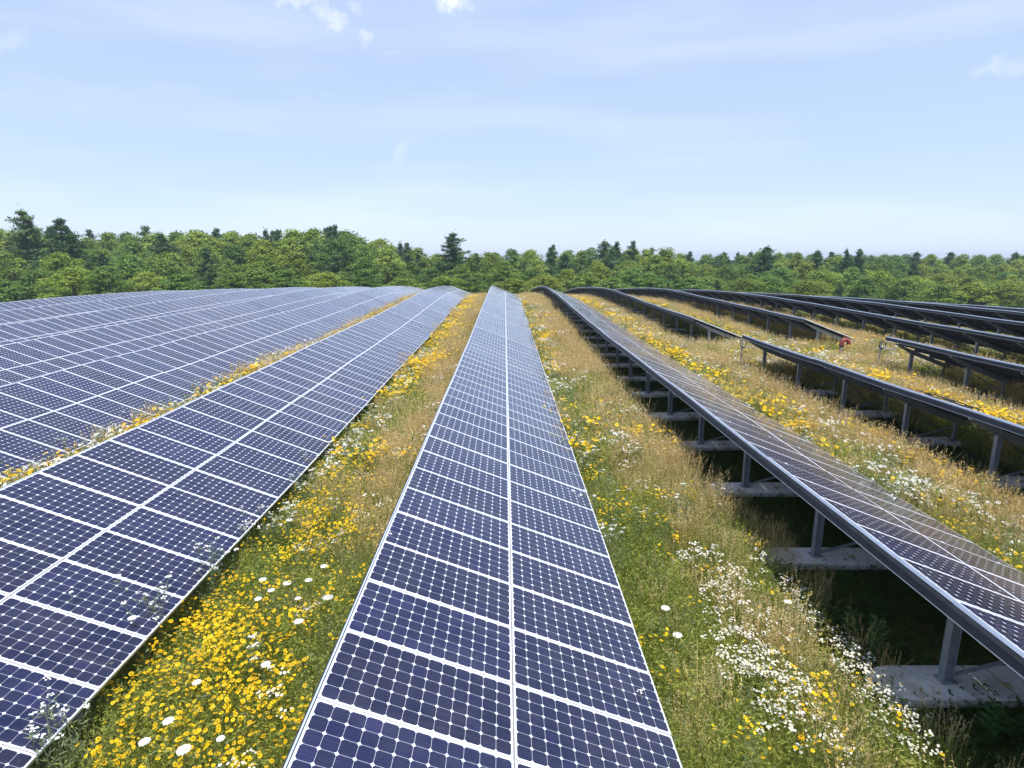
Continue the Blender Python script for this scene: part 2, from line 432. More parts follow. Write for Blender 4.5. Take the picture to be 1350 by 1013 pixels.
def support_frame_mesh():
    V = []; Fc = []; mi = []; n = 0
    for k in ('ballast_slab','rear_post','front_post','rafter','brace'):
        me = ME_S[k]
        V += [tuple(v.co) for v in me.vertices]; Fc += [[i+n for i in p.vertices] for p in me.polygons]
        mi += [0 if k == 'ballast_slab' else 1] * len(me.polygons); n += len(me.vertices)
    b = MB(); b.add(V, Fc); b.m = mi
    return b.mesh('support_frame', [M['concrete'], M['galv']])
ME_SF = support_frame_mesh()

def row_segment(k, y0, y1, label, detail=0, vis0=None, phase=0.0, group='tilted solar panel rows'):
    """detail 2: panels with cell_sheet children and full supports, 1: full supports, 0: plain"""
    rw = Row(k); rx = rw.X + 1.4; y0p = y0; n = int((y1 - y0) / STEP + 1e-6)
    gy0 = (y0 + y1) / 2 if y0 > 20 else max(y0, 4.0)
    root = empty('solar_panel_row', (rx, gy0, T(rx, gy0)))
    tag(root, label, 'solar panel row', group)
    o = root.location
    near = y0 if vis0 is None else vis0
    idx = [i for i in range(n) if y0 + (i + .5) * STEP > near]
    parts = set(idx[:50])
    SV = []; cnt = 0; sb = MB()
    for i in range(n):
        Y = y0 + (i + .5) * STEP
        ca, cb = rw.zh(Y - .4), rw.zh(Y + .4)
        pit = math.atan2(cb - ca, .8)
        for c in (0, 1):
            jz = rw.rs.uniform(-.003, .003)
            loc = rw.P(Y, PL/2 + c * (PL + .014), jz)
            rot = (pit + R(rw.rs.uniform(-.25, .25)), TH + R(rw.rs.uniform(-.2, .2)), 0)
            if i in parts:
                p = link('solar_panel', ME_PF if detail == 2 else ME_FULL, root, loc - o, rot)
                if detail == 2: link('cell_sheet', ME_SH, p)
            else:
                Mx = Euler(rot).to_matrix()
                Vv = PV @ np.array(Mx).T + np.array(loc - o)
                b0 = sb.n; sb.add(Vv, PFR, 0)
                sb.f.append([b0 + q for q in PB]); sb.m.append(1); sb.f.append([b0 + q for q in PG]); sb.m.append(2)
    if sb.n:
        me = sb.mesh('solar_panel', [M['frame'], M['backsheet'], M['cells']]); set_uv(me)
        so_ = link('solar_panel', me, root); so_['kind'] = 'stuff'
    yb = y0 + n * STEP
    rw.strip('edge_rail', y0-.05, yb+.05, [(-.022,.002),(-.008,.002),(-.008,-.034),(-.022,-.034)], M['edge'], root)
    rw.strip('lower_rail', y0-.05, yb+.05, [(-.036,-.052),(-.016,-.052),(-.016,-.084),(-.036,-.084)], M['shaded_steel'], root)
    rw.strip('fascia', y0-.03, yb+.03, [(-.014,-.047),(.05,-.047),(.05,-.165),(-.014,-.165)], M['shaded_steel'], root)
    rw.strip('cable_tray', y0-.03, yb+.03, [(-.018,-.167),(.05,-.167),(.05,-.174),(-.018,-.174)], M['galv'], root)
    for ss in (.55, 1.25, 1.95, 2.7):
        rw.strip('purlin', y0+.05, yb-.05, [(ss,-.05),(ss+.06,-.05),(ss+.06,-.16),(ss,-.16)], M['shaded_steel'], root)
    Y = y0 + .35 + phase
    first = max(y0, near - 4)
    while Y < yb:
        if Y >= first:
            z = T(rx, Y); hb = rw.zh(Y) - HI - z
            loc = Vector((rw.X, Y, z + hb)) - o
            if detail >= 1 and Y < 62:
                for nm in ('ballast_slab','rear_post','front_post','rafter','brace'):
                    q = link(nm, ME_S[nm], root, loc)
                    if nm == 'ballast_slab':
                        q.location = loc + Vector((rw.rs.uniform(-.06, .03), rw.rs.uniform(-.03, .03), rw.rs.uniform(-.02, .006))); q.rotation_euler = (R(rw.rs.uniform(-.5, .5)), R(rw.rs.uniform(-.4, .4)), R(rw.rs.uniform(-1.5, 1.5))); q.scale = (rw.rs.uniform(.97, 1.02), rw.rs.uniform(.94, 1.04), 1)
                    if nm == 'ballast_slab' and Y < 30: link('strap', ME_S['strap'], q)
            else:
                link('support_frame', ME_SF, root, loc)
        Y += 3.0
    return root, rw

names = {0: 'solar panel row running straight ahead below the camera, seam down its middle',
 -1: 'first panel row left of the centre row, dark blue panels beside yellow flowers',
 -2: 'second panel row left of the centre row, behind a thin strip of flowers',
 -3: 'third panel row left of the centre row, its lower edge touched by white sprigs',
 -4: 'fourth panel row left of the centre row, seen very flat',
 -5: 'fifth panel row left of the centre row, last but one before the woods',
 -6: 'outermost left panel row, its top edge against the woods'}
YE = 104
def vis(k):
    X = abs(X0 + PITCHX * k + 1.4)
    return max(2.6, X / .90 - 3.0)
for k in range(-6, 1):
    y0 = {0: -1.101, -1: -1.248}.get(k, max(-1.0, vis(k) - 5))
    row_segment(k, y0, YE, names[k], 2 if k >= -1 else 0, vis(k), 0)
row_segment(1, 1.741, YE, 'first panel row right of the centre row, raised on posts over concrete slabs', 2, vis(1), .979)
ra = row_segment(2, 3.95, 24.5, 'near section of the second row right, cables looped on its edge', 1, vis(2), 2.08)
row_segment(2, 30.9, YE, 'far section of the second row right, running over the hill crest', 1, 30.9)
rb = row_segment(3, 9.9, 23.9, 'near section of the third row right, right behind the red vent pipe', 1, vis(3), 1.35)
row_segment(3, 30.6, YE, 'far section of the third row right, ending left of the red vent pipe', 1, 30.6)
row_segment(4, 15, 75, 'fourth row right, dark undersides, ending at the small far red vent', 1, vis(4))
row_segment(4, 81, YE, 'short far piece of the fourth row right, beyond the far red vent', 0, 81)
far_names = ['fifth row right of the centre row, first of the distant dark rows', 'sixth row right of the centre row, second of the distant dark rows',
 'seventh row right of the centre row, third of the distant dark rows', 'eighth row right of the centre row, second last before the woods',
 'ninth row right of the centre row, farthest dark line below the woods']
for i, k in enumerate(range(5, 10)):
    row_segment(k, vis(k) - 5, YE - 6, far_names[i], 0, vis(k))

# cable coils and loops on the right rows
def coil(name, parent, c, rad, axis, n=3, jit=.02):
    b = MB(); pts = []
    for i in range(n * 14 + 1):
        a = 2*PI*i/14; rr = rad * (1 + random.uniform(-.06, .06))
        if axis == 'y': p = (c[0]+rr*math.cos(a), c[1]+random.uniform(-jit, jit), c[2]+rr*1.15*math.sin(a))
        else: p = (c[0]+random.uniform(-jit, jit), c[1]+rr*1.5*math.cos(a), c[2]+rr*.5*math.sin(a))
        pts.append(p)
    b.tube(pts, .014, 5); return link(name, b.mesh(name, M['rubber'], True), parent)
def end_frame(root, rw, Y, lab):
    t_ = empty('end_frame', (rw.X, Y, T(rw.X, Y)))
    o = t_.location; z0 = rw.zh(Y) - o.z
    b = MB()
    b.bar((.14, .3, 0), (.14, .3, z0-.35), .05); b.bar((.14, .3, z0-.62), (.85, .3, z0-.62), .03)
    link('frame_bar', b.mesh('frame_bar', M['galv']), t_)
    coil('cable_coil', t_, (.12, .16, z0-.42), .14, 'y')
    tag(t_, lab, 'cable frame'); return t_
end_frame(*ra, 24.5, 'thin steel frame with hanging cable ring at the second right row end')
end_frame(*rb, 24.1, 'thin steel frame with hanging cable ring at the third right row end')
c = bpy.data.objects.new('x', None); bpy.data.objects.remove(c)
rt, rw = ra
b = MB(); pts = []
for i in range(90):
    a = i * .42; Y = 12.0 + i * .018
    p = rw.P(Y, .05 + .07*math.sin(a), .04 + .025*math.sin(a*.7)) + Vector((0, .22*math.cos(a), 0)) - rt.location; pts.append(p)
b.tube(pts, .012, 5); lp = link('cable_loops', b.mesh('cable_loops', M['rubber'], True), None, rt.location)
tag(lp, 'black cable loops lying on the high edge of the second right row', 'cable')
# long hanging cables between the posts of row two and three
for rt, rw, ya, yb in ((ra[0], ra[1], 6.5, 24.2), (rb[0], rb[1], 12, 23.8)):
    Y = yb
    while Y - 3 > ya:
        b = MB(); p = []
        for i in range(9):
            f = i/8; p.append(rw.P(Y-3*f, 1.02, -.30 - .75*f) - rt.location)
        b.tube(p, .012, 5); link('diagonal_rod', b.mesh('diagonal_rod', M['shaded_steel']), rt); Y -= 3

# ------------------------------------------------------------------ landfill gas vents
def vent(X, Y, lab, s=1.0):
    z = T(X, Y); r_ = empty('vent_pipe', (X, Y, z)); r_.scale = (s, s, s)
    b = MB(); b.tube([(0,0,-.1),(0,0,.45),(0,0,.86)], [.10,.095,.09], 16); b.tube([(0,0,.84),(0,0,.90)], .115, 16, 0)
    link('pipe', b.mesh('pipe', M['rust'], True), r_)
    b = MB(); p = [(0,0,.905)]
    for i in range(11):
        a = PI - (PI * 1.0) * i / 10; p.append((.17 + .17*math.cos(a), 0, .97 + .17*math.sin(a)))
    p.append((.34, 0, .93))
    b.tube(p, .098, 16); bl = link('elbow', b.mesh('elbow', M['red'], True), r_)
    b = MB()
    for x in (0.0,): b.tube([(x,0,.895),(x,0,.93)], .13, 16)
    b.tube([(.34,0,.90),(.34,0,.935)], .118, 16)
    link('flange', b.mesh('flange', M['red'], True), r_)
    tag(r_, lab, 'vent pipe', 'red topped vent pipes'); return r_
vent(16.35, 28.2, 'red curved vent pipe on a weathered post in the gap between panel rows', 1.0)
vent(22.0, 77.5, 'small distant red vent pipe near the woods where a far row ends', 1.15)

# ------------------------------------------------------------------ plant prototypes
def hid(name, me): return bpy.data.objects.new(name, me)
def blades(n, h0, h1, w_, spread, lean, segs=3, r=None, tipw=.15):
    """curved tapered blades -> quads (n*segs,4,3)"""
    r = r or rng
    bx = r.normal(0, spread, (n, 2)); az = r.uniform(0, 2*PI, n); h = r.uniform(h0, h1, n); ln = np.abs(r.normal(0, lean, n))
    wa = r.uniform(0, PI, n); out = []
    W = w_ * r.uniform(.7, 1.3, n)
    def pt(f):
        d = ln * h * f**1.8
        return np.stack([bx[:,0]+np.cos(az)*d, bx[:,1]+np.sin(az)*d, h*f*np.sqrt(np.maximum(.15, 1-(ln*f)**2*.5))], -1)
    for i in range(segs):
        f0, f1 = i/segs, (i+1)/segs; p0, p1 = pt(f0), pt(f1)
        w0 = W*(1-f0*(1-tipw)); w1 = W*(1-f1*(1-tipw))
        s_ = np.stack([np.cos(wa), np.sin(wa), 0*wa], -1)
        out.append(np.stack([p0-s_*w0[:,None]/2, p0+s_*w0[:,None]/2, p1+s_*w1[:,None]/2, p1-s_*w1[:,None]/2], 1))
    return np.concatenate(out), pt, az
def leafquads(P, size, aspect=.3, flat=.5, r=None):
    r = r or rng; n = len(P)
    d = r.normal(0, 1, (n, 3)); d[:, 2] = np.abs(d[:, 2]) * flat + .1; d /= np.linalg.norm(d, axis=1)[:, None]
    q = np.cross(d, r.normal(0, 1, (n, 3))); q /= np.linalg.norm(q, axis=1)[:, None]
    L = size * r.uniform(.6, 1.3, n)[:, None]
    a = P; b = P + d*L*.5 + q*L*aspect*.5; c = P + d*L; e = P + d*L*.5 - q*L*aspect*.5
    return np.stack([a, b, c, e], 1)
def tuft_grass(name, n, h0, h1, w_, spread, lean, mat, segs=3):
    return hid(name, quads_mesh(name, blades(n, h0, h1, w_, spread, lean, segs)[0], mat))
def tuft_herb(name, n, h, mat, leafs=12, size=.05, spread=.1, w_=.004, asp=.28):
    Q, pt, az = blades(n, h*.6, h, w_, spread, .18, 3)
    P = np.concatenate([pt(f) for f in np.linspace(.15, 1, leafs)]); P += rng.normal(0, .006, P.shape)
    L = leafquads(P, size, asp)
    return hid(name, quads_mesh(name, np.concatenate([Q, L]), mat))
def tuft_straw(name, n, h, w_, spread, sw, plume=.16, heads=9):
    Q, pt, az = blades(n, h*.6, h, w_, spread, .22, 3, tipw=.5)
    Q2, _, _ = blades(int(n*1.2), h*.2, h*.6, w_*1.5, spread*1.1, .5, 2)
    P = np.concatenate([pt(1 - plume/h*f) for f in np.linspace(0, 1, heads)])
    L = leafquads(P + rng.normal(0, sw*.25, P.shape), sw*2.2, .35, 1.6)
    V = np.concatenate([Q, Q2, L]); mi = [0]*(len(Q)+len(Q2)) + [1]*len(L)
    return hid(name, quads_mesh(name, V, [M['straw'], M['seed']], mi))
def petals(c, nrm, rad, n, w_):
    nrm = nrm/np.linalg.norm(nrm); x = np.cross(nrm, (0.3, .9, .1)); x /= np.linalg.norm(x); y = np.cross(nrm, x); q = []
    ph = rng.uniform(0, 6)
    for i in range(n):
        a = ph + 2*PI*i/n; d = x*math.cos(a)+y*math.sin(a); e = np.cross(nrm, d)
        q.append([c+d*rad*.12-e*w_*.3, c+d*rad*.8-e*w_*.55-nrm*rad*.05, c+d*rad-nrm*rad*.1, c+d*rad*.8+e*w_*.55-nrm*rad*.05])
    return q
def disc(c, nrm, rad, n=4):
    nrm = nrm/np.linalg.norm(nrm); x = np.cross(nrm, (0.3, .9, .1)); x /= np.linalg.norm(x); y = np.cross(nrm, x)
    return [[c + (x*math.cos(2*PI*i/4)+y*math.sin(2*PI*i/4))*rad for i in range(4)]]
def flower_clump(name, n, h, spread, rad, pet, npet, pw, cr, eye, leafm, near=True, leafs=6, sway=.25, nflow=1):
    Q, pt, az = blades(n, h*.78, h, .0035 if near else .008, spread, .12, 2, tipw=.8)
    top = pt(1.0)
    V = [Q]; mi = [0]*len(Q)
    P = np.concatenate([pt(f) for f in np.linspace(.15, .85, leafs)])
    L = leafquads(P, .06 if near else .1, .25); V.append(L); mi += [0]*len(L)
    fl = []; ce = []
    for p in top:
        for j in range(nflow):
            pp = p + (rng.normal(0, .03, 3)*(nflow > 1)) * np.array([1, 1, .4])
            nr = np.array([.18, -.12, 1]) + rng.normal(0, sway, 3)*np.array([1, 1, .2])
            fl += petals(pp, nr, rad*rng.uniform(.6, 1.25), npet, pw)
            if cr: ce += disc(pp + nr/np.linalg.norm(nr)*.005, nr, cr)
    V.append(np.array(fl)); mi += [1]*len(fl)
    if ce: V.append(np.array(ce)); mi += [2]*len(ce)
    return hid(name, quads_mesh(name, np.concatenate(V), [leafm, pet, eye], mi))

protos = {}
protos['grass_near'] = [tuft_grass('g', 100, .2, .72, .0045, .11, .38, M['green'], 3) for _ in range(3)] + \
    [tuft_herb('h', 16, .68, M['green'], 14, .045, .10) for _ in range(3)] + [tuft_herb('h2', 12, .78, M['greygreen'], 16, .04, .09, .004, .2) for _ in range(2)] + \
    [tuft_herb('h3', 14, .55, M['green'], 12, .075, .12, .004, .3) for _ in range(2)]
protos['grass_far'] = [tuft_grass('g', 46, .2, .62, .016, .16, .4, M['green'], 2) for _ in range(2)] + \
    [tuft_herb('h', 16, .68, M['green'], 9, .10, .15, .008) for _ in range(2)] + [tuft_herb('h2', 12, .75, M['greygreen'], 9, .09, .13, .008) for _ in range(1)]
protos['straw_near'] = [tuft_straw('s', 44, .92, .0035, .12, .012) for _ in range(4)] + [tuft_straw('s', 30, .80, .0035, .12, .010, .24, 14) for _ in range(2)]
protos['straw_far'] = [tuft_straw('s', 44, .90, .009, .19, .018, .22, 7) for _ in range(4)]
protos['yellow_near'] = [flower_clump('y', 13, .70, .10, .0215, M['yellow'], 8, .0108, .0045, M['brown'], M['green'], True, 7, .35) for _ in range(5)]
protos['yellow_far'] = [flower_clump('y', 10, .74, .15, .042, M['yellow'], 5, .04, 0, M['brown'], M['green'], False, 4, .4) for _ in range(4)]
protos['white_near'] = [flower_clump('w', 7, .72, .08, .0125, M['white'], 8, .009, .004, M['yeye'], M['green'], True, 8, .4, 6) for _ in range(5)]
protos['white_far'] = [flower_clump('w', 9, .72, .13, .026, M['white'], 4, .03, 0, M['yeye'], M['green'], False, 4, .5, 3) for _ in range(4)]
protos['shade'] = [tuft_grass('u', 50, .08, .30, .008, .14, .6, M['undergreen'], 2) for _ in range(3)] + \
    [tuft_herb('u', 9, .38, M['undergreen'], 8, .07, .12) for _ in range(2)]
def umbel_sprig(nfl=6, h=.95, spread=.1, nl=22):
    """queen anne's lace type plant: feathery stems with small white flat heads"""
    Q, pt, az = blades(nfl, h*.7, h, .009, spread, .2, 3, tipw=.7)
    P = np.concatenate([pt(f) for f in np.linspace(.1, .97, nl)])
    if nl > 22: P = P + rng.normal(0, .02, P.shape)
    P = np.asarray(P); L = leafquads(P, .11 if nl == 22 else .085, .13, .6)
    fl = []
    for p in pt(1.0):
        nr = np.array([.1, -.1, 1]) + rng.normal(0, .2, 3)
        for j in range(9):
            a = rng.uniform(0, 2*PI); rr = .035*math.sqrt(rng.uniform()); fl += disc(p+np.array([rr*math.cos(a), rr*math.sin(a), rng.uniform(-.004, .006)]), nr, .011)
    fl = np.array(fl); V = np.concatenate([Q, L, fl]); mi = [0]*(len(Q)+len(L)) + [1]*len(fl)
    return V, mi
protos['sprig'] = []
for _ in range(4):
    V, mi = umbel_sprig(); protos['sprig'].append(hid('sprig', quads_mesh('sprig', V, [M['greygreen'], M['white']], mi)))

def scatter(name, proto, P, Rt, S, label, cat):
    col = bpy.data.collections.new('proto_' + name)
    for i, o in enumerate(protos[proto]): 
        o.name = 'p%02d_%s' % (i, proto); col.objects.link(o) if o.name not in col.objects else None
    P = np.asarray(P, np.float32); n = len(P)
    me = bpy.data.meshes.new(name); me.vertices.add(n); me.vertices.foreach_set('co', P.reshape(-1))
    a = me.attributes.new('rot', 'FLOAT_VECTOR', 'POINT'); a.data.foreach_set('vector', np.asarray(Rt, np.float32).reshape(-1))
    a = me.attributes.new('scl', 'FLOAT_VECTOR', 'POINT'); a.data.foreach_set('vector', np.asarray(S, np.float32).reshape(-1))
    a = me.attributes.new('pid', 'INT', 'POINT'); a.data.foreach_set('value', rng.integers(0, len(protos[proto]), n).astype(np.int32))
    o = link(name, me); tag(o, label, cat, kind='stuff')
    ng = bpy.data.node_groups.new('scatter_' + name, 'GeometryNodeTree')
    ng.interface.new_socket('Geometry', in_out='INPUT', socket_type='NodeSocketGeometry'); ng.interface.new_socket('Geometry', in_out='OUTPUT', socket_type='NodeSocketGeometry')
    nn = ng.nodes.new; gi = nn('NodeGroupInput'); go = nn('NodeGroupOutput'); ip = nn('GeometryNodeInstanceOnPoints')
    ci = nn('GeometryNodeCollectionInfo'); ci.inputs['Collection'].default_value = col; ci.inputs['Separate Children'].default_value = True; ci.inputs['Reset Children'].default_value = True
    def attr(nm, ty): x = nn('GeometryNodeInputNamedAttribute'); x.data_type = ty; x.inputs['Name'].default_value = nm; return x.outputs['Attribute']
    L = ng.links.new
    L(gi.outputs[0], ip.inputs['Points']); L(ci.outputs[0], ip.inputs['Instance']); ip.inputs['Pick Instance'].default_value = True
    L(attr('pid', 'INT'), ip.inputs['Instance Index']); L(attr('rot', 'FLOAT_VECTOR'), ip.inputs['Rotation']); L(attr('scl', 'FLOAT_VECTOR'), ip.inputs['Scale'])
    L(ip.outputs[0], go.inputs[0])
    md = o.modifiers.new('scatter', 'NODES'); md.node_group = ng
    return o

# ------------------------------------------------------------------ meadow layout
def vnoise(x, y, seed=0):
    """smooth value noise 0..1"""
    def h(i, j):
        n = (i * 374761393 + j * 668265263 + seed * 974634777) & 0x7fffffff
        n = (n ^ (n >> 13)) * 1274126177 & 0x7fffffff
        return ((n ^ (n >> 16)) & 0xffff) / 65535
    xi = np.floor(x).astype(np.int64); yi = np.floor(y).astype(np.int64); fx = x-xi; fy = y-yi
    fx = fx*fx*(3-2*fx); fy = fy*fy*(3-2*fy)
    return (h(xi, yi)*(1-fx)+h(xi+1, yi)*fx)*(1-fy) + (h(xi, yi+1)*(1-fx)+h(xi+1, yi+1)*fx)*fy
def fbm(x, y, seed=0): return vnoise(x, y, seed)*.55 + vnoise(x*2.1+5, y*2.1, seed+1)*.3 + vnoise(x*4.3, y*4.3+9, seed+2)*.15
def bell(t_, c_, w_): return np.exp(-((t_-c_)/w_)**2)

XWIN = (-60, 62)
pts = []
for ya, yb, dens in ((1.5, 6, 50), (6, 10, 44), (10, 16, 34), (16, 26, 23), (26, 45, 15), (45, 70, 10), (70, 105, 5)):
    xa = -yb*1.05-3; xb = yb*1.05+3; xa = max(xa, XWIN[0]); xb = min(xb, XWIN[1])
    n = int((xb-xa)*(yb-ya)*dens)
    X = rng.uniform(xa, xb, n); Y = rng.uniform(ya, yb, n)
    k = np.abs(X) < Y*1.0 + 2.5
    pts.append(np.stack([X[k], Y[k]], -1))
pts = np.concatenate(pts); X, Y = pts[:, 0], pts[:, 1]
K = np.floor((X - X0) / PITCHX); lx = X - X0 - K*PITCHX
gap = ((K == 2) & (Y > 24.2) & (Y < 31)) | ((K == 3) & (Y > 23.8) & (Y < 30.7)) | ((K == 4) & (Y > 75) & (Y < 81)) | (K > 9) | (K < -6)
under = ((lx < 2.45) | (lx > 5.69 - .12)) & ~gap
tt = np.where(gap, rng.uniform(.3, .9, len(X)), (lx - 2.93) / 2.76)
tt = np.clip(tt, 0, 1)
dark = under
n1 = fbm(X*.9, Y*.32, 3); n2 = fbm(X*1.6, Y*.8, 11); n3 = fbm(X*2.2, Y*1.2, 21)
# yellow / white / straw weights by corridor (K is the row on its left)
def wts():
    Wy = np.zeros(len(X)); Ww = np.zeros(len(X)); Ws = np.zeros(len(X))
    c = K == -1   # between the first left row and the centre row
    near = np.clip((11 - Y) / 3, 0, 1); mid = np.clip((Y-8)/3, 0, 1)
    Wy += c*(near*(4.2*bell(tt, .20, .30)+1.0*bell(tt, .62, .14)*(Y < 8)) + mid*(2.4*bell(tt, .28, .17)*np.clip((n1-.30)*4, 0, 1)) + 1.2*bell(tt, .3, .2)*(Y > 22)*(n1 > .42))
    Ww += c*(.14*near*bell(tt, .6, .2) + .3*bell(tt, .12, .12)*mid + .22*mid*bell(tt, .6, .2)*(n2 > .5))
    Ws += c*(mid*1.5*bell(tt, .72, .33) + near*.5*bell(tt, .45, .12)*(n2 > .5) + (Y > 22)*.6)
    c = K == 0    # centre row to first right row
    nf = np.clip((Y-14)/6, 0, 1)
    Ww += c*(2.6*bell(tt - .012*(Y - 6), .50, .085)*((Y > 3) & (Y < 8.5)) + 1.8*bell(tt, .92, .075)*((Y > 4.5) & (Y < 8.5))+ .30*nf*bell(tt, .3, .15)+.5*nf*(n2 > .50) + .35*bell(tt, .42, .1)*((Y > 10) & (Y < 16)))
    Wy += c*(.9*bell(tt, .28, .12)*((Y > 9.2) & (Y < 11)) + .9*bell(tt, .45, .15)*((Y > 7.6) & (Y < 9)) + .5*bell(tt, .97, .08)*((Y > 6) & (Y < 9)) + .95*nf*bell(tt, .2, .12)*np.clip((n1-.3)*5, 0, 1)+.08)
    Wy += c*(1.3*bell(tt, .12, .10)*((Y > 11.5) & (Y < 13.5)))
    Ws += c*(1.5*bell(tt, .72, .2)*(Y > 6) + 1.6*nf*bell(tt, .62, .32) + .12)
    c = K == 1
    Wy += c*(2.8*bell(tt, .27, .15)*(Y > 15) + .5*bell(tt, .2, .1)*(Y <= 15)*(n1 > .45) + .7*bell(tt, .8, .12)*((Y > 11) & (Y < 15)))
    Ww += c*(.8*bell(tt, .5, .25)*(Y < 17) + .9*bell(tt, .5, .25)*(Y >= 17)*(n2 > .42))
    Ws += c*(1.4*bell(tt, .78, .3) + .35)
    c = K == 2
    Wy += c*(3.6*bell(tt, .42, .17)*(Y < 26) + .9*bell(tt, .3, .15)*(Y >= 29))
    Ww += c*.22*(n2 > .5); Ws += c*(1.6*bell(tt, .8, .35) + .4)
    c = K == 3
    Wy += c*(1.8*bell(tt, .35, .18)*(n1 > .4)); Ww += c*(1.3*(n2 > .45)*(Y < 30)+.1); Ws += c*1.3
    c = K >= 4
    Wy += c*.25*(n1 > .5); Ww += c*.5*(n2 > .5); Ws += c*.7
    c = K == -2
    Wy += c*(.9*bell(tt, .15, .25)*(Y < 30) + .4*(Y >= 24)); Ww += c*(1.3*bell(tt, .12, .25)*(n2 > .35)*(Y < 40)); Ws += c*(.4 + 1.2*(Y > 24))
    c = K <= -3
    Ww += c*.3; Wy += c*.2; Ws += c*.6
    g_ = gap
    Ws[g_] = 1.7*np.clip(n1[g_]*1.6, 0, 1); Ww[g_] = .9*(n2[g_] > .42); Wy[g_] = .08
    return Wy, Ww, Ws
Wy, Ww, Ws = wts()
jit = .55 + .9*n3
Wy = Wy*np.clip((n3-.33)*5.0, .0, 1.6); Ww = Ww*np.clip((fbm(X*1.9+4, Y*1.1, 37)-.28)*3.4, 0, 1.6); Ws = Ws*np.clip((n2-.22)*2.6, .15, 1.3)
Wg = 1.25 + 1.8*np.clip((fbm(X*.7+60, Y*.25, 77)-.45)*4, 0, 1)
Wg = np.where((K == -1) & (Y < 10) & (tt > .6), 2.0, Wg)
Wg = np.where((K == 0) & (Y < 14) & (tt < .38), 2.6, Wg)
Wg = np.where(((K == 0) | (K == 1)) & (Y < 22), Wg*1.35, Wg)
tot_ = Wy+Ww+Ws+Wg; u_ = rng.uniform(0, 1, len(X))*tot_
spc = np.where(u_ < Wy, 1, np.where(u_ < Wy+Ww, 2, np.where(u_ < Wy+Ww+Ws, 3, 0)))
hn = .88 + .46*fbm(X*.8+30, Y*.5, 51)
edge = np.clip((lx - 2.93)/.45, 0, 1); hs = hn*(.78 + .22*edge)
hs = np.where(K == -2, hn*1.18, hs)
hs = np.where((K == 0) & (tt > .5) & (tt < .85) & (Y > 8), hs*1.15, hs)
hs = np.where((lx < 3.0), hn*.95, hs)
hs = np.where(lx > 5.2, hs*.85, hs)
hs = np.where(np.hypot(X-16.6, Y-27.5) < 1.8, hs*.55, hs)
hs = np.where((K == -1) & (tt < .2), hs*1.0, hs)
sh = dark & ~under
far = np.hypot(X, Y) > 13
ZT = drop(X, Y)
def emit(name, mask, proto, label, cat, sc=1.0, wide=1.0, tilt=.10):
    idx = np.nonzero(mask)[0]; n = len(idx)
    if not n: return
    P = np.stack([X[idx], Y[idx], ZT[idx]-.02], -1)
    Rt = np.stack([rng.normal(0, tilt, n), rng.normal(0, tilt, n), rng.uniform(0, 2*PI, n)], -1)
    z = hs[idx]*sc*rng.uniform(.82, 1.15, n)
    wd = wide*rng.uniform(.85, 1.2, n)*np.clip(.9+Y[idx]/90, 1, 1.6)
    return scatter(name, proto, P, Rt, np.stack([wd, wd, z], -1), label, cat)
ok = ~under
emit('green_grass', ok & (spc == 0) & ~far, 'grass_near', 'fresh green grass and leafy stems near the camera', 'grass')
emit('green_grass', ok & (spc == 0) & far, 'grass_far', 'green grass strips between the farther panel rows', 'grass')
emit('dry_grass', ok & (spc == 3) & ~far, 'straw_near', 'tall straw coloured grass near the camera', 'grass')
emit('dry_grass', ok & (spc == 3) & far, 'straw_far', 'golden dry grass filling the lanes toward the hill crest', 'grass')
emit('yellow_wildflowers', ok & (spc == 1) & ~far, 'yellow_near', 'dense yellow daisies with dark eyes near the camera', 'flowers', 1.0, 1.0)
emit('yellow_wildflowers', ok & (spc == 1) & far, 'yellow_far', 'bands of yellow flowers along the farther panel rows', 'flowers', 1.02)
emit('white_wildflowers', ok & (spc == 2) & ~far, 'white_near', 'masses of tiny white daisies near the camera', 'flowers', 1.04)
emit('white_wildflowers', ok & (spc == 2) & far, 'white_far', 'creamy white flower drifts farther out between rows', 'flowers', 1.04)
# filler grass below flower clumps
emit('green_grass', ok & ((spc == 1) | (spc == 2)) & ~far, 'grass_near', 'green undergrowth below the near flowers', 'grass', .78)
emit('green_grass', ok & ((spc == 1) | (spc == 2)) & far, 'grass_far', 'green undergrowth below the far flowers', 'grass', .80)
Ksl = np.where(lx > 5, K+1, K); ysl = np.select([Ksl == 1, Ksl == 2, Ksl == 3], [(Y-2.32-.75), (Y-3.95-2.43), (Y-9.9-1.7)], 99.0)
onslab = (np.abs(((ysl + 1.5) % 3.0) - 1.5) < .34) & (Ksl >= 1) & (Ksl <= 3)
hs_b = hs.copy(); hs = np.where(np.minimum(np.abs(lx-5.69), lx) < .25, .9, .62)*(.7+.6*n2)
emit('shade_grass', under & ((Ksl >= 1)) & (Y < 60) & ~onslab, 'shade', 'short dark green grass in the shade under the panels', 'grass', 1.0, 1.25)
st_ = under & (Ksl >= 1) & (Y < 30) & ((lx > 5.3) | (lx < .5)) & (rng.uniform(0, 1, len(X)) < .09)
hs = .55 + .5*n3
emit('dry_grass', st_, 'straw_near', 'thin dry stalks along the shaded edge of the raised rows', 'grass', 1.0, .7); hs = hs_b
# umbel plants poking up along panel edges
sel = ok & (rng.uniform(0, 1, len(X)) < np.where((K == -2) & (tt < .25) & (Y < 30), .16, np.where((K <= -3) & (tt < .3), .05, np.where((tt < .2) & (Y > 9), .05, .006))))
hs_b = hs.copy(); hs = np.where(K <= -2, 1.05 + .25*rng.uniform(0, 1, len(X)), hs*1.05)
emit('umbel_sprigs', sel, 'sprig', 'feathery grey green stems with small white heads along panel edges', 'wild plants'); hs = hs_b

